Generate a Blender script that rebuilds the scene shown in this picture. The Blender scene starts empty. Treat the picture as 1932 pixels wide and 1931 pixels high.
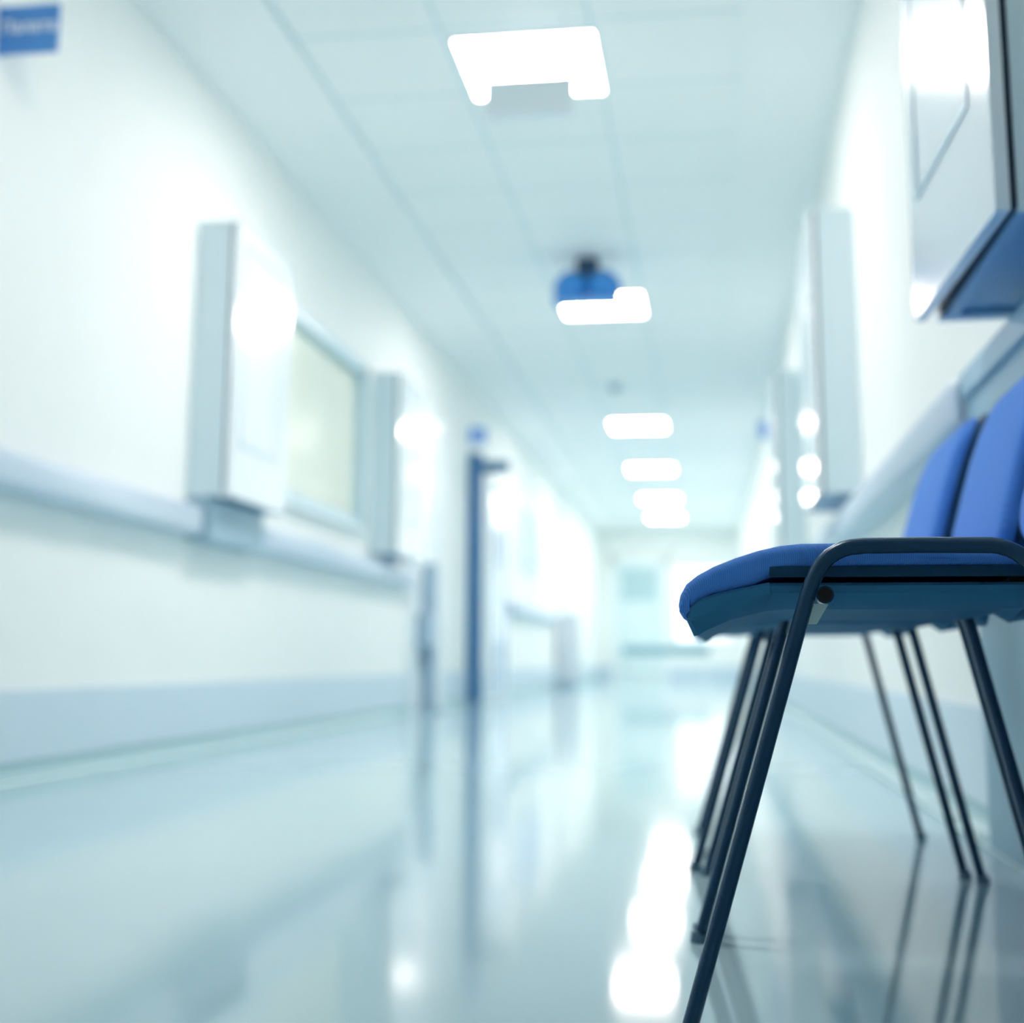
import bpy, bmesh, math
from mathutils import Matrix, Vector

S = bpy.context.scene
COL = S.collection
PI = math.pi

# ------------------------------------------------------------------ materials
def mat(name, col, rough=0.5, metal=0.0, spec=0.5, coat=0.0, coat_rough=0.05, emit=None, strength=0.0, tint=None):
    m = bpy.data.materials.new(name); m.use_nodes = True
    b = m.node_tree.nodes['Principled BSDF']
    b.inputs['Base Color'].default_value = (*col, 1)
    b.inputs['Roughness'].default_value = rough
    b.inputs['Metallic'].default_value = metal
    b.inputs['Specular IOR Level'].default_value = spec
    b.inputs['Coat Weight'].default_value = coat
    b.inputs['Coat Roughness'].default_value = coat_rough
    if tint: b.inputs['Specular Tint'].default_value = (*tint, 1)
    if emit:
        b.inputs['Emission Color'].default_value = (*emit, 1)
        b.inputs['Emission Strength'].default_value = strength
    return m

def nodes(m):
    nt = m.node_tree
    return nt, nt.nodes['Principled BSDF']

def add_noise_variation(m, scale, amount, bump=0.0, bump_scale=None):
    """slight mottling of the base colour and an optional fine bump"""
    nt, b = nodes(m)
    tc = nt.nodes.new('ShaderNodeTexCoord')
    n = nt.nodes.new('ShaderNodeTexNoise'); n.inputs['Scale'].default_value = scale
    nt.links.new(tc.outputs['Object'], n.inputs['Vector'])
    mr = nt.nodes.new('ShaderNodeMapRange')
    mr.inputs['To Min'].default_value = 1 - amount; mr.inputs['To Max'].default_value = 1 + amount
    nt.links.new(n.outputs['Fac'], mr.inputs['Value'])
    mx = nt.nodes.new('ShaderNodeVectorMath'); mx.operation = 'SCALE'
    mx.inputs[0].default_value = tuple(b.inputs['Base Color'].default_value)[:3]
    nt.links.new(mr.outputs['Result'], mx.inputs['Scale'])
    nt.links.new(mx.outputs['Vector'], b.inputs['Base Color'])
    if bump:
        n2 = nt.nodes.new('ShaderNodeTexNoise'); n2.inputs['Scale'].default_value = bump_scale or scale * 10
        nt.links.new(tc.outputs['Object'], n2.inputs['Vector'])
        bp = nt.nodes.new('ShaderNodeBump'); bp.inputs['Strength'].default_value = bump
        bp.inputs['Distance'].default_value = 0.002
        nt.links.new(n2.outputs['Fac'], bp.inputs['Height'])
        nt.links.new(bp.outputs['Normal'], b.inputs['Normal'])

M = {}
M['wall'] = mat('wall paint', (0.845, 0.880, 0.870), 0.65, spec=0.3); add_noise_variation(M['wall'], 3, 0.015)
M['ceiling'] = mat('ceiling panels', (0.79, 0.88, 0.90), 0.5, spec=0.35)
M['border'] = mat('ceiling border', (0.885, 0.92, 0.925), 0.5, spec=0.35)
M['skirt'] = mat('grey blue skirting', (0.58, 0.70, 0.79), 0.35); add_noise_variation(M['skirt'], 4, 0.02)
M['cove'] = mat('teal cove', (0.33, 0.52, 0.56), 0.4)
M['weld'] = mat('pale weld line', (0.56, 0.73, 0.75), 0.35)
M['rail'] = mat('rail vinyl', (0.55, 0.66, 0.77), 0.35); add_noise_variation(M['rail'], 6, 0.02)
M['box_shade'] = mat('shaded box tone', (0.30, 0.46, 0.56), 0.4)  # darker blue grey with the cabinet's shade put into the colour
M['cab_body'] = mat('cabinet enamel', (0.66, 0.78, 0.83), 0.35, spec=0.5)
M['cab_door'] = mat('cabinet gloss door', (0.82, 0.88, 0.92), 0.16, spec=0.6, coat=0.6, coat_rough=0.10)
M['cab_frame'] = mat('cabinet bezel', (0.42, 0.58, 0.67), 0.3)
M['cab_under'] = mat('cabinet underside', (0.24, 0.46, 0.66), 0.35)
M['dark_gap'] = mat('door seal', (0.008, 0.03, 0.06), 0.6)
M['lock'] = mat('lock metal', (0.35, 0.42, 0.45), 0.3, metal=0.8)
M['tube'] = mat('navy tube paint', (0.009, 0.042, 0.088), 0.27, spec=0.6, tint=(0.42, 0.68, 1.0)); add_noise_variation(M['tube'], 40, 0.1, 0.05, 700)
M['plastic'] = mat('dark shell plastic', (0.045, 0.19, 0.36), 0.6, spec=0.2, tint=(0.35, 0.70, 1.0)); add_noise_variation(M['plastic'], 20, 0.06, 0.08, 900)
M['strip'] = mat('side strip plastic', (0.012, 0.055, 0.115), 0.5, spec=0.4, tint=(0.30, 0.62, 1.0)); add_noise_variation(M['strip'], 20, 0.06, 0.08, 900)
M['hollow'] = mat('tube bore', (0.003, 0.004, 0.006), 0.8)
M['rubber'] = mat('foot rubber', (0.10, 0.20, 0.28), 0.5)
M['tab_light'] = mat('lit tube tone', (0.62, 0.78, 0.80), 0.4)  # pale tone stands in for floor light on the cross tube
M['glass'] = mat('cream blind behind pane', (0.86, 0.88, 0.76), 0.25, coat=0.5)
M['winframe'] = mat('window frame paint', (0.56, 0.72, 0.80), 0.35)
M['sign'] = mat('blue sign', (0.06, 0.25, 0.62), 0.35)
M['sign_pale'] = mat('pale blue sign', (0.28, 0.46, 0.86), 0.35)
M['letter'] = mat('white lettering', (0.80, 0.86, 0.90), 0.5)
M['white'] = mat('white enamel', (0.80, 0.87, 0.90), 0.3)
M['post'] = mat('dark blue jamb', (0.03, 0.16, 0.36), 0.35)
M['closer'] = mat('door closer', (0.05, 0.20, 0.34), 0.35)
M['lilac'] = mat('pale lilac board', (0.60, 0.70, 0.88), 0.6)
M['lilac_gloss'] = mat('pale lilac gloss', (0.56, 0.66, 0.80), 0.2)
M['grey'] = mat('grey blue metal', (0.36, 0.49, 0.60), 0.35)
M['pinkgrey'] = mat('pale grey enamel', (0.58, 0.64, 0.70), 0.4)
M['grdoor'] = mat('far door', (0.66, 0.79, 0.81), 0.35)
M['grdoor_glass'] = mat('far door pane', (0.42, 0.60, 0.64), 0.3)
M['bench'] = mat('couch upholstery', (0.22, 0.42, 0.50), 0.5)
M['navydome'] = mat('dark blue lens', (0.035, 0.27, 0.72), 0.2, spec=0.6)
M['navymount'] = mat('navy mount', (0.01, 0.05, 0.12), 0.4)
M['guard'] = mat('teal guard panel', (0.26, 0.47, 0.60), 0.4)
M['lamp_dim'] = mat('dimmer lamp diffuser', (0.9, 0.9, 0.9), 0.5, emit=(1.0, 0.885, 0.825), strength=32.0)  # nearest panel set weaker to hold down light on the near walls
M['lamp'] = mat('lamp diffuser', (0.9, 0.9, 0.9), 0.5, emit=(1.0, 0.885, 0.825), strength=46.0)

M['daylight'] = mat('daylit frosted glass', (0.8, 0.85, 0.9), 0.3, emit=(0.92, 0.98, 1.0), strength=1.1)

# floor: glossy teal vinyl with sparse pale dust specks and faint waviness
mf = mat('glossy teal vinyl floor', (0.43, 0.61, 0.67), 0.075, spec=0.38)
nt, b = nodes(mf)
tc = nt.nodes.new('ShaderNodeTexCoord')
vo = nt.nodes.new('ShaderNodeTexVoronoi'); vo.inputs['Scale'].default_value = 55
nt.links.new(tc.outputs['Object'], vo.inputs['Vector'])
lt = nt.nodes.new('ShaderNodeMath'); lt.operation = 'LESS_THAN'; lt.inputs[1].default_value = 0.03
nt.links.new(vo.outputs['Distance'], lt.inputs[0])
no = nt.nodes.new('ShaderNodeTexNoise'); no.inputs['Scale'].default_value = 2.5
nt.links.new(tc.outputs['Object'], no.inputs['Vector'])
cr = nt.nodes.new('ShaderNodeMix'); cr.data_type = 'RGBA'
cr.inputs[6].default_value = (0.415, 0.60, 0.655, 1); cr.inputs[7].default_value = (0.45, 0.63, 0.685, 1)
nt.links.new(no.outputs['Fac'], cr.inputs[0])
mx = nt.nodes.new('ShaderNodeMix'); mx.data_type = 'RGBA'
mx.inputs[7].default_value = (0.75, 0.88, 0.9, 1)
nt.links.new(lt.outputs[0], mx.inputs[0]); nt.links.new(cr.outputs[2], mx.inputs[6])
nt.links.new(mx.outputs[2], b.inputs['Base Color'])
M['floor'] = mf

# fabric: fine woven bump plus thread colour
def fabric(name, col):
    m = mat(name, col, 0.85, spec=0.25)
    nt, b = nodes(m)
    b.inputs['Sheen Weight'].default_value = 0.35
    b.inputs['Sheen Tint'].default_value = (0.45, 0.62, 1, 1)
    tc = nt.nodes.new('ShaderNodeTexCoord')
    sx = nt.nodes.new('ShaderNodeSeparateXYZ'); nt.links.new(tc.outputs['Object'], sx.inputs[0])
    def sine(sock, f):
        mu = nt.nodes.new('ShaderNodeMath'); mu.operation = 'MULTIPLY'; mu.inputs[1].default_value = f
        nt.links.new(sock, mu.inputs[0])
        s = nt.nodes.new('ShaderNodeMath'); s.operation = 'SINE'; nt.links.new(mu.outputs[0], s.inputs[0])
        return s.outputs[0]
    ad = nt.nodes.new('ShaderNodeMath'); nt.links.new(sx.outputs['X'], ad.inputs[0]); nt.links.new(sx.outputs['Z'], ad.inputs[1])
    p = nt.nodes.new('ShaderNodeMath'); p.operation = 'MULTIPLY'
    nt.links.new(sine(ad.outputs[0], 2 * PI / 0.0021), p.inputs[0])
    ad2 = nt.nodes.new('ShaderNodeMath'); ad2.operation = 'SUBTRACT'
    nt.links.new(sx.outputs['Y'], ad2.inputs[0]); nt.links.new(sx.outputs['Z'], ad2.inputs[1])
    nt.links.new(sine(ad2.outputs[0], 2 * PI / 0.0021), p.inputs[1])
    mr = nt.nodes.new('ShaderNodeMapRange'); mr.inputs['From Min'].default_value = -1
    mr.inputs['To Min'].default_value = 0.72; mr.inputs['To Max'].default_value = 1.28
    nt.links.new(p.outputs[0], mr.inputs['Value'])
    sc = nt.nodes.new('ShaderNodeVectorMath'); sc.operation = 'SCALE'; sc.inputs[0].default_value = col
    nt.links.new(mr.outputs['Result'], sc.inputs['Scale']); nt.links.new(sc.outputs['Vector'], b.inputs['Base Color'])
    bp = nt.nodes.new('ShaderNodeBump'); bp.inputs['Strength'].default_value = 0.6; bp.inputs['Distance'].default_value = 0.0006
    nt.links.new(p.outputs[0], bp.inputs['Height']); nt.links.new(bp.outputs['Normal'], b.inputs['Normal'])
    return m
M['fabric'] = fabric('blue woven upholstery', (0.095, 0.315, 0.92))

# ceiling: faint square panel joints
nt, b = nodes(M['ceiling'])
tc = nt.nodes.new('ShaderNodeTexCoord')
mp = nt.nodes.new('ShaderNodeMapping'); mp.inputs['Location'].default_value = (1.59 / 0.588, 0.05, 0)
mp.inputs['Scale'].default_value = (1 / 0.588, 1 / 0.6, 1)
nt.links.new(tc.outputs['Object'], mp.inputs['Vector'])
br = nt.nodes.new('ShaderNodeTexBrick'); br.offset = 0.0
br.inputs['Scale'].default_value = 1.0; br.inputs['Brick Width'].default_value = 1.0; br.inputs['Row Height'].default_value = 1.0
br.inputs['Mortar Size'].default_value = 0.012; br.inputs['Mortar Smooth'].default_value = 0.2
br.inputs['Color1'].default_value = (0.885, 0.92, 0.92, 1); br.inputs['Color2'].default_value = (0.87, 0.91, 0.91, 1)
br.inputs['Mortar'].default_value = (0.60, 0.76, 0.80, 1)
nt.links.new(mp.outputs['Vector'], br.inputs['Vector']); nt.links.new(br.outputs['Color'], b.inputs['Base Color'])

# ------------------------------------------------------------------ helpers
def obj(name, bm, m, parent=None, smooth=False, loc=None):
    me = bpy.data.meshes.new(name)
    bmesh.ops.recalc_face_normals(bm, faces=bm.faces)
    bm.to_mesh(me); bm.free()
    for mm in (m if isinstance(m, (list, tuple)) else [m]): me.materials.append(mm)
    if smooth:
        for p in me.polygons: p.use_smooth = True
    o = bpy.data.objects.new(name, me); COL.objects.link(o)
    if parent: o.parent = parent
    if loc: o.location = loc
    return o

def autosmooth(o, deg=35):
    me = o.data
    bm = bmesh.new(); bm.from_mesh(me)
    for e in bm.edges:
        if len(e.link_faces) == 2 and e.calc_face_angle(0) > math.radians(deg): e.smooth = False
    for f in bm.faces: f.smooth = True
    bm.to_mesh(me); bm.free()
    return o

def box(bm, x0, x1, y0, y1, z0, z1, bevel=0.0, seg=2):
    r = bmesh.ops.create_cube(bm, size=1)
    bmesh.ops.scale(bm, vec=(x1 - x0, y1 - y0, z1 - z0), verts=r['verts'])
    bmesh.ops.translate(bm, vec=((x0 + x1) / 2, (y0 + y1) / 2, (z0 + z1) / 2), verts=r['verts'])
    if bevel:
        es = list({e for v in r['verts'] for e in v.link_edges})
        bmesh.ops.bevel(bm, geom=es, offset=bevel, segments=seg, affect='EDGES', profile=0.5)
    return bm

def bx(*a, **k):
    return box(bmesh.new(), *a, **k)

def cyl(bm, p0, p1, r0, r1=None, n=24, caps=True):
    p0, p1 = Vector(p0), Vector(p1); d = p1 - p0
    r = bmesh.ops.create_cone(bm, cap_ends=caps, cap_tris=False, segments=n, radius1=r0, radius2=r0 if r1 is None else r1, depth=d.length)
    q = d.to_track_quat('Z', 'Y').to_matrix().to_4x4(); q.translation = (p0 + p1) / 2
    bmesh.ops.transform(bm, matrix=q, verts=r['verts'])
    return bm

def empty(name, loc=(0, 0, 0), rz=0.0):
    o = bpy.data.objects.new(name, None); o.empty_display_size = 0.1
    COL.objects.link(o); o.location = loc; o.rotation_euler = (0, 0, rz)
    return o

def tag(o, label, cat, group=None):
    o['label'] = label; o['category'] = cat
    if group: o['group'] = group
    return o

def struct(name, bm, m):
    o = obj(name, bm, m); o['kind'] = 'structure'; return o

def copy_tree(o, parent=None):
    c = o.copy(); COL.objects.link(c)
    if parent: c.parent = parent
    for ch in list(o.children): copy_tree(ch, c)
    return c

# ------------------------------------------------------------------ setting
WL, WR, CH = -2.07, 0.60, 2.80
Y0, Y1 = -3.2, 25.0
struct('floor', bx(WL - 0.12, WR + 0.12, Y0 - 0.1, Y1 + 0.1, -0.12, 0), M['floor'])
struct('ceiling', bx(WL - 0.12, WR + 0.12, Y0 - 0.1, Y1 + 0.1, CH, CH + 0.12), M['ceiling'])
struct('wall_right', bx(WR, WR + 0.12, Y0, Y1, 0, CH), M['wall'])
struct('wall_back', bx(WL, WR, Y0 - 0.1, Y0, 0, CH), M['wall'])
struct('wall_far', bx(WL, WR, Y1, Y1 + 0.1, 0, CH), M['wall'])
# left wall with the window opening cut out
bm = bmesh.new()
WY0, WY1, WZ0, WZ1 = 6.15, 7.80, 1.14, 2.15
box(bm, WL - 0.12, WL, Y0, WY0, 0, CH); box(bm, WL - 0.12, WL, WY1, Y1, 0, CH)
box(bm, WL - 0.12, WL, WY0, WY1, 0, WZ0); box(bm, WL - 0.12, WL, WY0, WY1, WZ1, CH)
struct('wall_left', bm, M['wall'])
# ceiling border channels that run the length of the corridor
struct('trim_1', bx(WL, -1.60, Y0, Y1, CH - 0.022, CH - 0.0005), M['border'])
struct('trim_2', bx(0.165, WR, Y0, Y1, CH - 0.012, CH - 0.0005), M['border'])
# skirting, teal cove and the pale weld line at the floor
struct('baseboard_left', bx(WL, WL + 0.014, Y0, Y1, 0.05, 0.265, bevel=0.004), M['skirt'])
struct('baseboard_right', bx(WR - 0.014, WR, Y0, Y1, 0.05, 0.265, bevel=0.004), M['skirt'])
struct('baseboard_far', bx(WL, WR, Y1 - 0.014, Y1, 0.0, 0.265), M['skirt'])
def cove(x, s):
    bm = bmesh.new()
    pts = [(x, 0.052), (x + s * 0.011, 0.052)] + [(x + s * (0.011 + 0.030 * (1 - math.cos(a))), 0.040 * (1 - math.sin(a)) + 0.0015) for a in [i * PI / 16 for i in range(9)]] + [(x, 0.0005)]
    fs = []
    for y in (Y0, Y1): fs.append([bm.verts.new((p[0], y, p[1])) for p in pts])
    n = len(pts)
    for i in range(n): bm.faces.new((fs[0][i], fs[0][(i + 1) % n], fs[1][(i + 1) % n], fs[1][i]))
    bm.faces.new(fs[0]); bm.faces.new(fs[1][::-1])
    return bm
struct('trim_3', cove(WL, 1), M['cove'])
struct('trim_4', cove(WR, -1), M['cove'])
struct('trim_5', bx(WL + 0.042, WL + 0.068, Y0, Y1, 0.0002, 0.002), M['weld'])
struct('trim_6', bx(WR - 0.068, WR - 0.042, Y0, Y1, 0.0002, 0.002), M['weld'])

# window on the left wall
w = empty('window_1', (WL, (WY0 + WY1) / 2, WZ0)); w['kind'] = 'structure'
bm = bmesh.new(); hw, hh = (WY1 - WY0) / 2, WZ1 - WZ0
for a in ((-hw, -hw + 0.05, 0, hh), (hw - 0.05, hw, 0, hh), (-hw, hw, hh - 0.07, hh), (-hw, hw, 0, 0.05)):
    box(bm, -0.06, 0.012, a[0], a[1], a[2], a[3])
obj('window_frame', bm, M['winframe'], w)
obj('pane', bx(-0.058, -0.050, -hw + 0.04, hw - 0.04, 0.04, hh - 0.05), M['glass'], w)
obj('sill', bx(-0.01, 0.045, -hw, hw, -0.03, 0.0, bevel=0.006), M['white'], w)

# narrow white doorway on the left wall
d = empty('door_1', (WL, 9.55, 0)); d['kind'] = 'structure'
obj('door_leaf', bx(0.0, 0.02, -0.45, 0.45, 0.0, 2.05), M['white'], d)
bm = bmesh.new()
box(bm, 0, 0.05, -0.53, -0.45, 0, 2.13); box(bm, 0, 0.05, 0.45, 0.53, 0, 2.13); box(bm, 0, 0.05, -0.53, 0.53, 2.05, 2.13)
obj('door_casing', bm, M['white'], d)
# dark blue jamb further on, with its closer
d = empty('door_2', (WL, 11.40, 0)); d['kind'] = 'structure'
obj('jamb', bx(0.0, 0.12, -0.05, 0.06, 0.0, 2.16, bevel=0.006), M['post'], d)
c = obj('door_closer', bx(0.12, 0.36, -0.03, 0.03, 1.985, 2.09, bevel=0.01), M['closer'], d)
d = empty('door_4', (WL, 13.0, 0)); d['kind'] = 'structure'
obj('door_leaf', bx(0.0, 0.02, -0.5, 0.5, 0.0, 2.08), M['lilac_gloss'], d)
bm = bmesh.new()
box(bm, 0, 0.03, -0.58, -0.5, 0, 2.16); box(bm, 0, 0.03, 0.5, 0.58, 0, 2.16); box(bm, 0, 0.03, -0.58, 0.58, 2.08, 2.16)
obj('door_casing', bm, M['white'], d)
# door in the far wall
d = empty('door_3', (-1.28, Y1, 0)); d['kind'] = 'structure'
obj('door_leaf', bx(-0.44, 0.44, -0.05, 0.0, 0, 2.15), M['grdoor'], d)
obj('door_pane', bx(-0.34, 0.34, -0.06, -0.045, 1.45, 2.05), M['grdoor_glass'], d)
bm = bmesh.new(); box(bm, -0.52, -0.44, -0.07, 0, 0, 2.23); box(bm, 0.44, 0.52, -0.07, 0, 0, 2.23); box(bm, -0.52, 0.52, -0.07, 0, 2.15, 2.23)
obj('door_casing', bm, M['white'], d)

w = empty('window_2', (0, Y1, 0)); w['kind'] = 'structure'
bm = bmesh.new()
for q in ((-0.66, 0.45, 0.66, 0.72), (-0.66, 0.45, 2.06, 2.12), (-0.66, -0.60, 0.72, 2.06), (0.39, 0.45, 0.72, 2.06)):
    box(bm, q[0], q[1], -0.04, 0.0, q[2], q[3])
obj('window_frame', bm, M['white'], w)
obj('pane', bx(-0.60, 0.39, -0.02, -0.01, 0.72, 2.06), M['daylight'], w)

# ------------------------------------------------------------------ handrails
def rail_mesh(y0, y1, side):
    """bumper rail profile: rounded face, slightly sloped top"""
    bm = bmesh.new()
    prof = [(0.0, 0.850), (0.055, 0.838), (0.078, 0.842), (0.088, 0.855), (0.090, 0.875), (0.090, 0.925), (0.086, 0.945), (0.072, 0.958), (0.05, 0.961), (0.0, 0.950)]
    rows = []
    for y, k in ((y0, 0.86), (y0 + 0.02, 1), (y1 - 0.02, 1), (y1, 0.86)):
        rows.append([bm.verts.new((side * px * k, y, 0.9 + (pz - 0.9) * (k ** .5))) for px, pz in prof])
    n = len(prof)
    for r0, r1 in zip(rows, rows[1:]):
        for i in range(n): bm.faces.new((r0[i], r0[(i + 1) % n], r1[(i + 1) % n], r1[i]))
    bm.faces.new(rows[0]); bm.faces.new(rows[-1][::-1])
    return bm
def rail(y0, y1, x, side, label):
    o = autosmooth(obj('handrail', rail_mesh(y0 - y0, y1 - y0, side), M['rail'], loc=(x, y0, 0)), 50)
    tag(o, label, 'handrail', 'wall handrails')
    return o
rail(2.2, 5.02, WL, 1, 'grey blue handrail on the left wall, nearest length, ending under the wall cabinet')
rail(5.72, 8.95, WL, 1, 'grey blue handrail on the left wall below the cream window')
rail(13.62, 17.5, WL, 1, 'far grey blue handrail on the left wall beyond the dark blue jamb')
rail(2.84, 20.0, WR, -1, 'long grey blue handrail on the right wall behind the chairs')
o = obj('shaded_wall_box', bx(0, 0.10, 0, 0.66, 0.83, 1.004, bevel=0.006), M['box_shade'], loc=(WL, 5.04, 0))  # box added below the cabinet, its dark tone imitating the cabinet's shadow
tag(o, 'box coloured as shade under the nearest left wall cabinet, between two handrail lengths', 'box')
# guard panel on the right wall behind the near chairs
g = empty('guard_panel', (WR, 0.9, 0))
obj('board', bx(-0.060, -0.0005, 0, 1.92, 0.0, 0.90), M['guard'], g)
obj('cap', bx(-0.072, -0.0005, 0, 1.92, 0.90, 0.958, bevel=0.006), M['guard'], g)
tag(g, 'blue grey wall guard panel on the right wall behind the nearest chairs', 'wall panel')

# ------------------------------------------------------------------ wall cabinets
def cabinet(name='wall_cabinet'):
    """local: back on x=0 plane, front towards +x, width along +y (0 near), bottom z=0"""
    t = empty(name)
    W, H, D = 0.70, 1.15, 0.18
    bm = bmesh.new()
    D1 = D - 0.032
    box(bm, 0, D1, 0, 0.016, 0, H); box(bm, 0, D1, W - 0.016, W, 0, H)
    box(bm, 0, D1, 0.016, W - 0.016, H - 0.016, H); box(bm, 0, 0.008, 0.016, W - 0.016, 0.0, H)
    obj('body', bm, M['cab_body'], t)
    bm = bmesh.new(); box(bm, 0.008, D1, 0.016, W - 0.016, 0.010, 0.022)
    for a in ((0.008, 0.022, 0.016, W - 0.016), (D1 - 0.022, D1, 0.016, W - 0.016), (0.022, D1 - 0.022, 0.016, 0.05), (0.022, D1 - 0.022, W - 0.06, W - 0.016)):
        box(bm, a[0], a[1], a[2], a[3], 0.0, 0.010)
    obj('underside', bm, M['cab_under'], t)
    obj('seal', bx(D1, D - 0.022, 0.006, W - 0.006, 0.006, H - 0.006), M['dark_gap'], t)
    # door leaf with a ring groove around its inset panel
    dr = obj('door', bx(D - 0.022, D, 0, W, 0, H, bevel=0.0025), M['cab_door'], t)
    bm = bmesh.new()
    a0, a1, b0, b1, k = 0.09, 0.56, 0.215, 1.07, 0.012
    for q in ((a0, a1, b0, b0 + k), (a0, a1, b1 - k, b1), (a0, a0 + k, b0 + k, b1 - k), (a1 - k, a1, b0 + k, b1 - k)):
        box(bm, D - 0.001, D + 0.003, q[0], q[1], q[2], q[3])
    obj('panel_frame', bm, M['cab_frame'], dr)
    bm = bmesh.new(); cyl(bm, (D, 0.615, 0.80), (D + 0.010, 0.615, 0.80), 0.016, 0.013)
    obj('lock', bm, M['lock'], dr)
    obj('latch', bx(D - 0.040, D - 0.022, 0.006, 0.046, -0.004, 0.030, bevel=0.003), M['white'], t)
    return t
CZ = 1.005
c0 = cabinet(); c0.location = (WL, 5.04, CZ)
GRP = 'wall cabinets along the corridor'
tag(c0, 'white wall cabinet on the left wall beside the cream window, nearest of that wall', 'cabinet', GRP)
def place_cab(x, y, right, label, ajar=0):
    c = copy_tree(c0)
    if right:
        # rotate half a turn so the door faces the corridor
        c.location = (x, y + 0.70, CZ); c.rotation_euler = (0, 0, PI)
    else:
        c.location = (x, y, CZ)
    tag(c, label, 'cabinet', GRP)
    if ajar:
        dr = [k for k in c.children if k.name.startswith('door')][0]
        pv = Vector((0.158, 0.70, 0)); a = math.radians(ajar)
        dr.rotation_euler = (0, 0, a); dr.location = pv - Matrix.Rotation(a, 3, 'Z') @ pv
    return c
place_cab(WL, 7.98, False, 'white wall cabinet on the left wall just beyond the cream window')
place_cab(WR, 1.86, True, 'large white glossy wall cabinet overhead on the right wall above the chairs', 1.6).scale = (1, 0.92, 1)
place_cab(WR, 5.22, True, 'tall white cabinet on the right wall behind the far end of the chairs')
place_cab(WR, 8.25, True, 'white cabinet on the right wall mostly hidden behind another wall cabinet')

# ------------------------------------------------------------------ signs and fittings
s = empty('room_sign', (WL, 3.45, 2.135))
obj('plate', bx(0.004, 0.19, -0.006, 0.006, 0.0, 0.152, bevel=0.002), M['sign'], s)
obj('wall_bracket', bx(0.0, 0.006, -0.012, 0.012, 0.0, 0.152), M['sign'], s)
cu = bpy.data.curves.new('lettering', 'FONT'); cu.body = '\u041f\u0430\u043b\u0430\u0442\u0430'; cu.size = 0.052; cu.align_x = 'CENTER'; cu.align_y = 'CENTER'; cu.extrude = 0.0008; cu.offset = 0.0008
lt_ = bpy.data.objects.new('lettering_curve', cu); COL.objects.link(lt_)
bpy.context.view_layer.update()
me = bpy.data.meshes.new_from_object(lt_.evaluated_get(bpy.context.evaluated_depsgraph_get()))
bpy.data.objects.remove(lt_)
me.materials.clear(); me.materials.append(M['letter'])
l = bpy.data.objects.new('lettering', me); COL.objects.link(l); l.parent = s
l.location = (0.097, -0.0072, 0.082); l.rotation_euler = (PI / 2, 0, 0)
tag(s, 'dark blue ward sign with white lettering projecting from the left wall', 'sign')
for x0, y, lab in ((WL, 11.40, 'pale blue sign above the dark blue jamb on the left wall'), (WR - 0.15, 11.4, 'pale blue sign projecting from the right wall far along the corridor')):
    s = empty('flag_sign', (x0, y, 2.245))
    obj('plate', bx(0.006, 0.15, -0.006, 0.006, 0, 0.15, bevel=0.002) if x0 < 0 else bx(0.0, 0.144, -0.006, 0.006, 0, 0.15, bevel=0.002), M['sign_pale'], s)
    obj('wall_bracket', bx(0, 0.006, -0.012, 0.012, 0, 0.15) if x0 < 0 else bx(0.144, 0.15, -0.012, 0.012, 0, 0.15), M['sign_pale'], s)
    tag(s, lab, 'sign', 'far flag signs')
# plain sign box hung from the ceiling under the nearest lamp
s = empty('hanging_sign', (-0.635, 4.70, CH))
obj('board', bx(-0.17, 0.17, -0.02, 0.02, -0.415, -0.262, bevel=0.004), M['white'], s)
for sx in (-0.13, 0.13):
    bm = bmesh.new(); cyl(bm, (sx, 0, -0.265), (sx, 0, 0), 0.003); obj('rod', bm, M['white'], s)
tag(s, 'plain white sign box hanging in front of the nearest visible ceiling light', 'sign')
# twin blue ceiling fixture
s = empty('ceiling_fixture', (-0.70, 7.85, CH))
bm = bmesh.new(); box(bm, -0.07, 0.07, -0.05, 0.05, -0.17, 0, bevel=0.02); obj('mount', bm, M['navymount'], s, True)
for sx in (-0.10, 0.10):
    bm = bmesh.new(); bmesh.ops.create_uvsphere(bm, u_segments=32, v_segments=20, radius=0.108)
    bmesh.ops.scale(bm, vec=(1, 1, 0.95), verts=bm.verts)
    bmesh.ops.translate(bm, vec=(sx, -0.02, -0.190), verts=bm.verts)
    bmesh.ops.bisect_plane(bm, geom=bm.verts[:] + bm.edges[:] + bm.faces[:], plane_co=(0, 0, -0.262), plane_no=(0, 0, -1), clear_outer=True)
    bmesh.ops.holes_fill(bm, edges=bm.edges[:])
    o = obj('globe', bm, M['navydome'], s, True)
    bm = bmesh.new(); cyl(bm, (sx, -0.02, -0.100), (sx, -0.02, -0.085), 0.05, 0.035); obj('collar', bm, M['navymount'], o, True)
obj('tray', bx(-0.205, 0.205, -0.12, 0.08, -0.285, -0.262, bevel=0.008), M['navydome'], s)
tag(s, 'dark blue twin-globe fixture hanging from the ceiling before the second light panel', 'ceiling fixture')
s = empty('smoke_detector', (-0.80, 11.7, CH))
bm = bmesh.new(); cyl(bm, (0, 0, -0.02), (0, 0, 0), 0.06, 0.065, 32); obj('base', bm, M['cab_frame'], s, True)
bm = bmesh.new(); cyl(bm, (0, 0, -0.055), (0, 0, -0.02), 0.03, 0.05, 32); obj('head', bm, M['grey'], s, True)
tag(s, 'small round smoke detector on the ceiling between the second and third lights', 'smoke detector')

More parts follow.
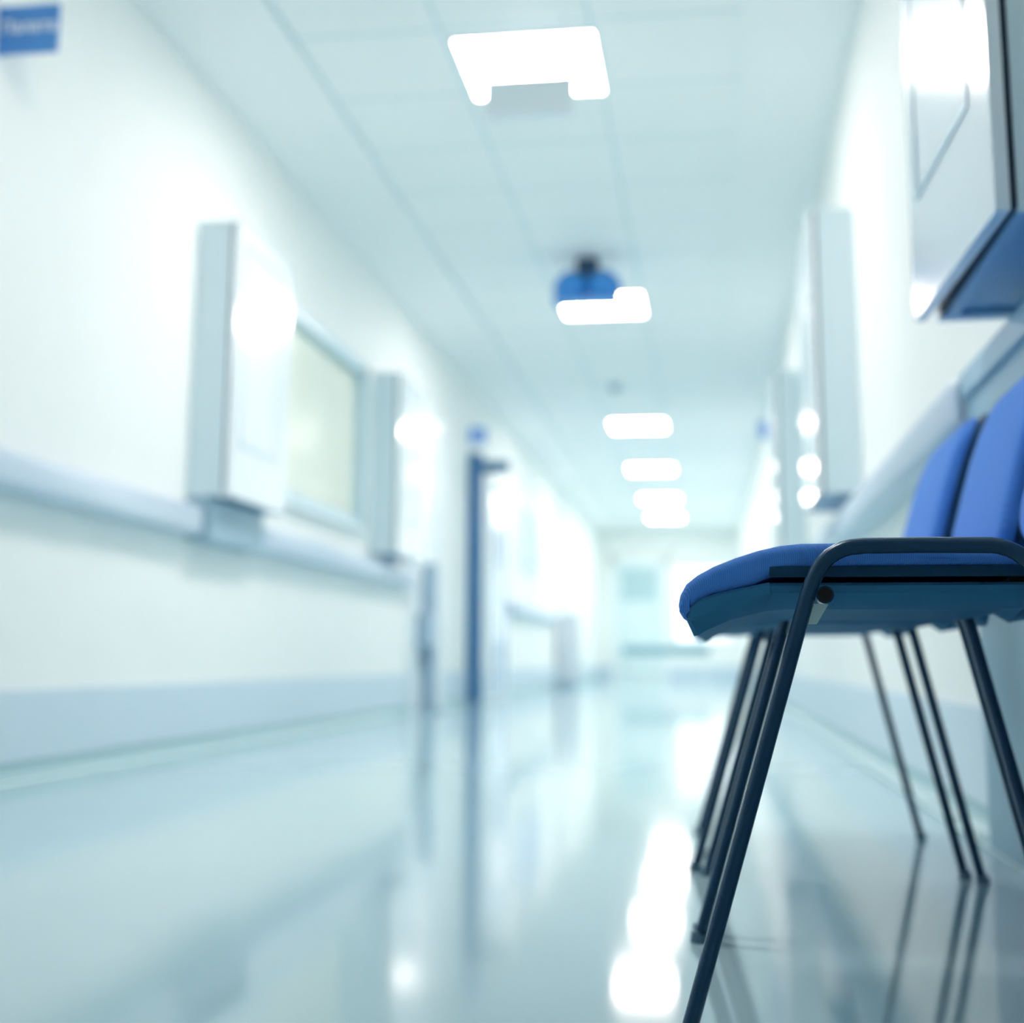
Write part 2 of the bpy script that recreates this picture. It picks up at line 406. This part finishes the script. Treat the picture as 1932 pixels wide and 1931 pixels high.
# lilac board, stand and pale column on the left, couch at the far end
s = empty('notice_board', (WL, 14.2, 1.35))
obj('panel', bx(0.0, 0.02, 0.03, 1.97, 0.03, 0.72), M['lilac'], s)
bm = bmesh.new()
for a in ((0, 2.0, 0, 0.03), (0, 2.0, 0.72, 0.75), (0, 0.03, 0.03, 0.72), (1.97, 2.0, 0.03, 0.72)): box(bm, 0, 0.028, *a)
obj('frame', bm, M['white'], s)
tag(s, 'pale lilac notice board far along the left wall', 'notice board')
s = empty('dispenser_stand', (WL + 0.075, 9.45, 0))
obj('base', bx(-0.07, 0.09, -0.13, 0.13, 0, 0.03, bevel=0.006), M['grey'], s)
obj('column', bx(-0.05, 0.05, -0.05, 0.05, 0.03, 1.05, bevel=0.01), M['grey'], s)
obj('side_box', bx(-0.06, 0.06, -0.25, -0.05, 0.44, 0.68, bevel=0.012), M['grey'], s)
tag(s, 'grey upright stand with a small box, on the floor by the white left doorway', 'stand')
s = empty('pale_locker', (WL + 0.16, 18.2, 0))
obj('body', bx(-0.14, 0.14, -0.2, 0.2, 0.06, 0.95, bevel=0.008), M['pinkgrey'], s)
obj('plinth', bx(-0.12, 0.12, -0.18, 0.18, 0.0, 0.06), M['grey'], s)
obj('top', bx(-0.15, 0.15, -0.21, 0.21, 0.95, 0.975, bevel=0.006), M['pinkgrey'], s)
tag(s, 'pale grey floor locker against the left wall near the far end', 'locker')
s = empty('couch', (-0.66, 20.6, 0))
obj('mattress', bx(-0.66, 0.66, -0.30, 0.30, 0.48, 0.58, bevel=0.03), M['bench'], s)
obj('frame', bx(-0.64, 0.64, -0.28, 0.28, 0.44, 0.48), M['bench'], s)
for sx in (-0.6, 0.6):
    for sy in (-0.24, 0.24):
        bm = bmesh.new(); cyl(bm, (sx, sy, 0), (sx, sy, 0.44), 0.016, n=12); obj('leg', bm, M['white'], s)
tag(s, 'teal grey padded couch standing across the far end of the corridor', 'couch')

# ------------------------------------------------------------------ ceiling lights
def lamp():
    t = empty('ceiling_light')
    bm = bmesh.new(); a, k = 0.295, 0.018
    for q in ((-a, a, -a, -a + k), (-a, a, a - k, a), (-a, -a + k, -a + k, a - k), (a - k, a, -a + k, a - k)): box(bm, q[0], q[1], q[2], q[3], -0.012, -0.0005)
    obj('frame', bm, M['white'], t)
    obj('diffuser', bx(-a + k, a - k, -a + k, a - k, -0.009, -0.001), M['lamp'], t)
    return t
LY = [(2.30, 'square ceiling light panel above the nearest chairs'),
      (5.13, 'square ceiling light panel with a white sign box hanging below it'),
      (8.92, 'square ceiling light panel just behind the dark blue twin-globe fixture'),
      (13.75, 'third ceiling light panel down the corridor, just past the smoke detector'),
      (17.0, 'fourth ceiling light panel counting from the sign box'),
      (20.2, 'fifth ceiling light panel counting from the sign box, above the far couch'),
      (22.9, 'farthest ceiling light panel, close to the end wall')]
l0 = lamp()
for i, (y, lab) in enumerate(LY):
    t = l0 if i == 0 else copy_tree(l0)
    t.location = (-0.680 - 0.0065 * i, y, CH)
    if i == 0:
        dd = [k for k in t.children if k.name.startswith('diffuser')][0]
        near_diffuser = dd
    tag(t, lab, 'ceiling light', 'ceiling light panels')
near_diffuser.data = near_diffuser.data.copy(); near_diffuser.data.materials[0] = M['lamp_dim']

# ------------------------------------------------------------------ chairs
CX = 0.204          # local x = X - CX ; chair faces -x
HW = 0.25           # half distance between the two side frames
TA, TB = 0.0078, 0.0105   # tube half thickness in the frame plane / across

def L(p): return (p[0] - CX, p[1])
front_leg = [L(p) for p in ((-0.0305, 0.006), (-0.0239, 0.028), (0.0270, 0.1990), (0.0781, 0.3705), (0.0845, 0.392))]
upper = [L(p) for p in ((0.0845, 0.392), (0.0908, 0.4121), (0.0950, 0.4255), (0.0997, 0.4381), (0.1045, 0.4480), (0.1104, 0.4565), (0.1163, 0.4623), (0.1233, 0.4667), (0.1300, 0.4697), (0.137, 0.4715), (0.150, 0.4727), (0.2042, 0.4730), (0.2572, 0.4724), (0.2680, 0.4722), (0.2747, 0.4712), (0.2835, 0.4686), (0.2914, 0.4645), (0.3000, 0.4575), (0.3080, 0.4485), (0.3150, 0.4380), (0.3210, 0.4255), (0.3265, 0.4100), (0.331, 0.392))]
rear_leg = [L(p) for p in ((0.331, 0.392), (0.3480, 0.3180), (0.3880, 0.1450), (0.4200, 0.006))]

def tube2d(path, y, a=TA, b=TB, n=20, caps=True):
    bm = bmesh.new(); rows = []
    P = [Vector((p[0], 0, p[1])) for p in path]
    for i, p in enumerate(P):
        t = (P[min(i + 1, len(P) - 1)] - P[max(i - 1, 0)]).normalized()
        nrm = Vector((-t.z, 0, t.x))
        rows.append([bm.verts.new(p + nrm * (a * math.cos(2 * PI * k / n)) + Vector((0, y + b * math.sin(2 * PI * k / n), 0))) for k in range(n)])
    for r0, r1 in zip(rows, rows[1:]):
        for k in range(n): bm.faces.new((r0[k], r0[(k + 1) % n], r1[(k + 1) % n], r1[k]))
    if caps: bm.faces.new(rows[0]); bm.faces.new(rows[-1][::-1])
    return bm

def puff(prof, w, r, nseg=6, plan=0.0):
    """closed x/z outline swept across the seat with rolled sides; plan > 0 pulls the corners of the front back"""
    P = [Vector((p[0], p[1])) for p in prof]; n = len(P)
    area = sum(P[i].x * P[(i + 1) % n].y - P[(i + 1) % n].x * P[i].y for i in range(n))
    sg = 1 if area > 0 else -1
    N = []
    for i in range(n):
        t = (P[(i + 1) % n] - P[i - 1]).normalized()
        N.append(Vector((-t.y, t.x)) * sg)
    secs = []
    for i in range(nseg + 1):
        a = PI / 2 * (1 - i / nseg); secs.append((-(w - r) - r * math.sin(a), r * (1 - math.cos(a))))
    for k in range(1, 12): secs.append((-(w - r) + 2 * (w - r) * k / 12, 0))
    for i in range(nseg + 1):
        a = PI / 2 * i / nseg; secs.append(((w - r) + r * math.sin(a), r * (1 - math.cos(a))))
    xmin = min(p.x for p in P); xmax = max(p.x for p in P)
    bm = bmesh.new(); rows = []
    for y, ins in secs:
        rows.append([])
        for i in range(n):
            q = P[i] + N[i] * ins
            f = (xmax - q.x) / (xmax - xmin)
            rows[-1].append(bm.verts.new((q.x + plan * abs(y / w) ** 4 * f ** 3, y, q.y)))
    for r0, r1 in zip(rows, rows[1:]):
        for i in range(n): bm.faces.new((r0[i], r0[(i + 1) % n], r1[(i + 1) % n], r1[i]))
    bm.faces.new(rows[0]); bm.faces.new(rows[-1][::-1])
    bmesh.ops.triangulate(bm, faces=[f for f in bm.faces if len(f.verts) > 4])
    return bm

def seat_cushion():
    top = [(-0.0265, 0.4035), (-0.0300, 0.4090), (-0.0313, 0.4174), (-0.0294, 0.4272), (-0.0232, 0.4382), (-0.0121, 0.4469), (0.0043, 0.4556), (0.0262, 0.4642), (0.048, 0.4712), (0.0697, 0.4760), (0.0912, 0.4782), (0.1337, 0.4782), (0.19, 0.4755), (0.25, 0.472), (0.31, 0.470), (0.36, 0.472), (0.385, 0.470), (0.393, 0.462), (0.389, 0.455)]
    bot = [(0.34, 0.4515), (0.20, 0.4515), (0.075, 0.4500), (0.056, 0.4430), (0.045, 0.4375), (0.0255, 0.4326), (0.0038, 0.4277), (-0.0100, 0.4210), (-0.0180, 0.4130), (-0.0205, 0.4060), (-0.0225, 0.4025)]
    return puff([L(p) for p in top + bot], 0.226, 0.011)

def seat_pan(flat=False):
    # top edge, crease, low edge at the sides, low edge in the middle
    st = [((-0.0220, 0.4110), (-0.0228, 0.4030), (-0.0165, 0.3861), (-0.0228, 0.4000)),
          ((-0.0195, 0.4170), (-0.0190, 0.4040), (-0.0121, 0.3870), (-0.0180, 0.3985)),
          ((-0.0120, 0.4222), (-0.0100, 0.4060), (-0.0056, 0.3914), (-0.0080, 0.4000)),
          ((0.0038, 0.4280), (0.0034, 0.4110), (0.0053, 0.3965), (0.0060, 0.4050)),
          ((0.0255, 0.4330), (0.0252, 0.4186), (0.0205, 0.4030), (0.0230, 0.4110)),
          ((0.0590, 0.4394), (0.0600, 0.4281), (0.0519, 0.4112), (0.0519, 0.4165)),
          ((0.0605, 0.4389), (0.0615, 0.4286), (0.0560, 0.4121), (0.0560, 0.4170)),
          ((0.0800, 0.4389), (0.0800, 0.4286), (0.0765, 0.4138), (0.0765, 0.4190)),
          ((0.1500, 0.4389), (0.1500, 0.4284), (0.1500, 0.4138), (0.1500, 0.4230)),
          ((0.2400, 0.4389), (0.2400, 0.4282), (0.2400, 0.4138), (0.2400, 0.4270)),
          ((0.3100, 0.4389), (0.3100, 0.4280), (0.3100, 0.4150), (0.3100, 0.4310)),
          ((0.3480, 0.4400), (0.3480, 0.4290), (0.3490, 0.4225), (0.3470, 0.4440)),
          ((0.3540, 0.4410), (0.3540, 0.4230), (0.3580, 0.4140), (0.3560, 0.4350)),
          ((0.3600, 0.4420), (0.3600, 0.4200), (0.3640, 0.4105), (0.3620, 0.4305)),
          ((0.3640, 0.4430), (0.3650, 0.4220), (0.3680, 0.4120), (0.3660, 0.4320))]
    if flat:   # covers that sit tight against the cushion, without the sagging front corner
        st = [(t, c, (l[0], max(l[1], 0.4035 + 0.002 * i)), (md[0], max(md[1], 0.4045 + 0.002 * i))) if i < 5 else (t, c, l, md) for i, (t, c, l, md) in enumerate(st)]
        st = [(t, (c[0], max(c[1], l[1] + 0.003)), l, md) if i < 5 else (t, c, l, md) for i, (t, c, l, md) in enumerate(st)]
    bm = bmesh.new(); rows = []
    for i, (t, c, l, md) in enumerate(st):
        wo = 0.2255 if i < 6 else 0.2235
        if i == 0: wo -= 0.003
        inset = (0.010, 0.012, 0.016, 0.022, 0.028)[i] if i < 5 else 0.034
        row = []
        half = [(wo - 0.004, t), (wo, (t[0], t[1] - 0.003)), (wo, c), (wo - 0.006, (c[0], c[1] - 0.003)), (wo - inset, l)]
        K = 16
        pts = [(y, p[0], p[1]) for y, p in half]
        for k in range(1, K):
            f = k / K; y = (wo - inset) * (1 - 2 * f)
            q = math.cos((2 * f - 1) * PI / 2) ** 1.2
            pts.append((y, l[0] + (md[0] - l[0]) * q, l[1] + (md[1] - l[1]) * q))
        pts += [(-y, p[0], p[1]) for y, p in half[::-1]]
        for y, x, z in pts: row.append(bm.verts.new((x - CX, y, z)))
        rows.append(row)
    n = len(rows[0])
    for r0, r1 in zip(rows, rows[1:]):
        for k in range(n): bm.faces.new((r0[k], r0[(k + 1) % n], r1[(k + 1) % n], r1[k]))
    bm.faces.new(rows[0]); bm.faces.new(rows[-1][::-1])
    bmesh.ops.triangulate(bm, faces=[f for f in bm.faces if len(f.verts) > 4])
    return bm

def interp(tab, z):
    if z <= tab[0][0]:
        a, b_ = tab[0], tab[1]
    elif z >= tab[-1][0]:
        a, b_ = tab[-2], tab[-1]
    else:
        for a, b_ in zip(tab, tab[1:]):
            if a[0] <= z <= b_[0]: break
    return a[1] + (b_[1] - a[1]) * (z - a[0]) / (b_[0] - a[0])
BACK = [(0.50, 0.377), (0.536, 0.381), (0.572, 0.3885), (0.6285, 0.4040), (0.695, 0.4235), (0.745, 0.4420), (0.78, 0.4570), (0.82, 0.476)]

def rounded_rect(hw, z0, z1, rad, rad_top, n=12):
    pts = []
    def arc(cy, cz, r, a0):
        for i in range(n + 1):
            a = a0 + PI / 2 * i / n; pts.append((cy + r * math.cos(a), cz + r * math.sin(a)))
    arc(hw - rad_top, z1 - rad_top, rad_top, 0); arc(-hw + rad_top, z1 - rad_top, rad_top, PI / 2)
    arc(-hw + rad, z0 + rad, rad, PI); arc(hw - rad, z0 + rad, rad, 3 * PI / 2)
    return pts

def back_shell_mesh(hw, z0, z1, rad, rad_top, front, back, roll):
    """slab that follows the reclined back curve; front/back = distance behind the cushion face; rolled front edge"""
    out = rounded_rect(hw, z0, z1, rad, rad_top)
    # subdivide the long straight runs so the slab can follow the curve
    fine = []
    for i, p in enumerate(out):
        q = out[(i + 1) % len(out)]; d = math.hypot(q[0] - p[0], q[1] - p[1]); k = max(1, int(d / 0.02))
        for j in range(k): fine.append((p[0] + (q[0] - p[0]) * j / k, p[1] + (q[1] - p[1]) * j / k))
    zc = (z0 + z1) / 2; bm = bmesh.new()
    thick = back - front
    def ring(scale_in, off):
        row = []
        for y, z in fine:
            ky = (hw - scale_in) / hw; kz = ((z1 - z0) / 2 - scale_in) / ((z1 - z0) / 2)
            yy = y * ky; zz = zc + (z - zc) * kz
            row.append(bm.verts.new((interp(BACK, zz) + off - CX, yy, zz)))
        return row
    rings = [ring(hw * 0.62, back)] if False else []
    for s_ in (0.10, 0.06, 0.02, 0.004): rings.append(ring(s_, back))
    rings.append(ring(0.0, back - 0.004))
    m = 7
    for i in range(m + 1):
        a = PI / 2 * i / m
        rings.append(ring(roll * (1 - math.cos(a)), back - 0.004 - (thick - 0.004 - 0.003) * math.sin(a)))
    for s_, o_ in ((0.03, 0.0012), (0.05, 0.0), (0.075, 0.0), (0.10, 0.0)): rings.append(ring(max(s_, roll + 0.005), front + o_))
    n = len(fine)
    for r0, r1 in zip(rings, rings[1:]):
        for k in range(n): bm.faces.new((r0[k], r0[(k + 1) % n], r1[(k + 1) % n], r1[k]))
    # strip-fill the two centres, pairing points left and right at equal heights
    for row in (rings[0], rings[-1]):
        f = bm.faces.new(row); bmesh.ops.triangulate(bm, faces=[f])
    return bm

def make_chair():
    t = empty('chair')
    for s in (-1, 1):
        y = s * HW
        sr = autosmooth(obj('side_rail', tube2d(upper, y), M['tube'], t), 50)
        for path, k in ((front_leg, 0), (rear_leg, -1)):
            lg = autosmooth(obj('leg', tube2d(path, y), M['tube'], t), 50)
            fx = path[0][0] if k == 0 else path[-1][0]
            dx = -0.001 if k == 0 else 0.001
            bm = bmesh.new(); cyl(bm, (fx + dx, y, 0.0), (fx, y, 0.014), 0.0115, 0.0105, 24)
            autosmooth(obj('foot_cap', bm, M['rubber'], lg), 40)
        st = [L(p) for p in ((0.0594, 0), (0.352, 0))]
        autosmooth(obj('side_trim', box(bmesh.new(), st[0][0], st[1][0], min(s * 0.216, s * 0.2262), max(s * 0.216, s * 0.2262), 0.4443, 0.4553, bevel=0.0012), M['strip'], t), 40)
        # upright that carries the back
        bm = bmesh.new()
        pts = [(0.330, 0.447), (0.380, 0.455), (0.412, 0.480), (0.428, 0.520), (0.440, 0.570), (0.462, 0.640)]
        bm = tube2d([L(p) for p in pts], s * 0.19, 0.006, 0.014)
        autosmooth(obj('back_support', bm, M['tube'], t), 50)
        # tab added at the front joint, pale to imitate light under the cross tube
        bm = bmesh.new()
        tp = [L(p) for p in ((0.0965, 0.4175), (0.1145, 0.4165), (0.1030, 0.3975), (0.0920, 0.3975))]
        ya, yb = s * (HW - 0.006), s * (HW - 0.010)
        v0 = [bm.verts.new((p[0], ya, p[1])) for p in tp]; v1 = [bm.verts.new((p[0], yb, p[1])) for p in tp]
        bm.faces.new(v0); bm.faces.new(v1[::-1])
        for i in range(4): bm.faces.new((v0[i], v0[(i + 1) % 4], v1[(i + 1) % 4], v1[i]))
        o = obj('lit_tab', bm, M['tab_light'], t); o['label'] = 'small added tab coloured as light on the cross tube'
    # cross tubes with open ends
    for X, z in ((0.1112, 0.4257), (0.2970, 0.4430)):
        bm = bmesh.new(); x, ro, ri, ye = X - CX, 0.0086, 0.0072, (HW + 0.002 if X < 0.2 else 0.212)
        cyl(bm, (x, -ye, z), (x, ye, z), ro, n=32, caps=False)
        rows = {}
        for yy in (-ye, ye):
            sgn = -1 if yy < 0 else 1
            o_ = [bm.verts.new((x + ro * math.cos(2 * PI * k / 32), yy, z + ro * math.sin(2 * PI * k / 32))) for k in range(32)]
            i_ = [bm.verts.new((x + ri * math.cos(2 * PI * k / 32), yy, z + ri * math.sin(2 * PI * k / 32))) for k in range(32)]
            for k in range(32): bm.faces.new((o_[k], o_[(k + 1) % 32], i_[(k + 1) % 32], i_[k]))
        ct = autosmooth(obj('cross_tube', bm, M['tube'], t), 50)
        for sgn in (-1, 1):
            bm = bmesh.new(); cyl(bm, (x, sgn * (ye - 0.030), z), (x, sgn * (ye - 0.0012), z), ri + 0.0003, n=32)
            obj('tube_bore', bm, M['hollow'], ct)
    autosmooth(obj('seat_pan', seat_pan(), M['plastic'], t), 28)
    autosmooth(obj('seat', seat_cushion(), M['fabric'], t), 60)
    bk = autosmooth(obj('back_shell', back_shell_mesh(0.224, 0.505, 0.812, 0.045, 0.055, 0.028, 0.046, 0.006), M['strip'], t), 45)
    bc = autosmooth(obj('backrest', back_shell_mesh(0.220, 0.508, 0.806, 0.045, 0.055, 0.0, 0.029, 0.020), M['fabric'], t), 60)
    return t

ch = make_chair()
CG = 'blue waiting chairs in a row'
for i, (dx, y, rz, lab) in enumerate((
        (0.005, 1.570, -0.020, 'nearest blue fabric chair, its seat edge sharp, its back beyond the frame'),
        (0.015, 2.122, -0.012, 'middle blue fabric chair of the row along the right wall'),
        (0.000, 2.668, -0.006, 'farthest blue fabric chair of the row, its legs the most blurred'))):
    t = ch if i == 0 else copy_tree(ch)
    if i == 1:
        tmp = autosmooth(obj('tight_pan', seat_pan(True), M['plastic']), 28)
        tight = tmp.data; bpy.data.objects.remove(tmp)
    if i:
        [k for k in t.children if k.name.startswith('seat_pan')][0].data = tight
    t.location = (CX + dx, y, 0); t.rotation_euler = (0, 0, rz)
    tag(t, lab, 'chair', CG)

# ------------------------------------------------------------------ camera
F, PX, PY, W, H = 2500.0, 966.0, 831.0, 1932.0, 1931.0
R = Vector((0.98927, 0.14599, 0.00484)); Dn = Vector((-0.01914, 0.16238, -0.98654)); Fw = Vector((-0.14481, 0.97587, 0.16344))
cam = bpy.data.cameras.new('camera'); co = bpy.data.objects.new('camera', cam); COL.objects.link(co)
m = Matrix((R, -Dn, -Fw)).transposed().to_4x4(); m.translation = (0, 0, 0.362)
co.matrix_world = m
cam.sensor_width = 36.0; cam.sensor_fit = 'HORIZONTAL'
cam.lens = 36.0 * F / W
cam.shift_x = -(PX - W / 2) / W
cam.shift_y = (PY - H / 2) / W
cam.clip_start = 0.05
cam.dof.use_dof = True; cam.dof.focus_distance = 1.29
cam.dof.aperture_fstop = (cam.lens / 1000) / 0.0184
S.camera = co

# ------------------------------------------------------------------ world and view
wd = bpy.data.worlds.new('world'); S.world = wd; wd.use_nodes = True
wd.node_tree.nodes['Background'].inputs[0].default_value = (0.75, 0.88, 1.0, 1)
wd.node_tree.nodes['Background'].inputs[1].default_value = 0.3
S.view_settings.view_transform = 'Standard'; S.view_settings.look = 'None'
S.view_settings.gamma = 1.0; S.view_settings.use_curve_mapping = False
S.view_settings.exposure = -0.13
S.cycles.max_bounces = 12; S.cycles.diffuse_bounces = 10; S.cycles.glossy_bounces = 6
S.cycles.use_adaptive_sampling = True; S.cycles.adaptive_threshold = 0.02
S.cycles.use_denoising = True
S.cycles.sample_clamp_indirect = 10.0
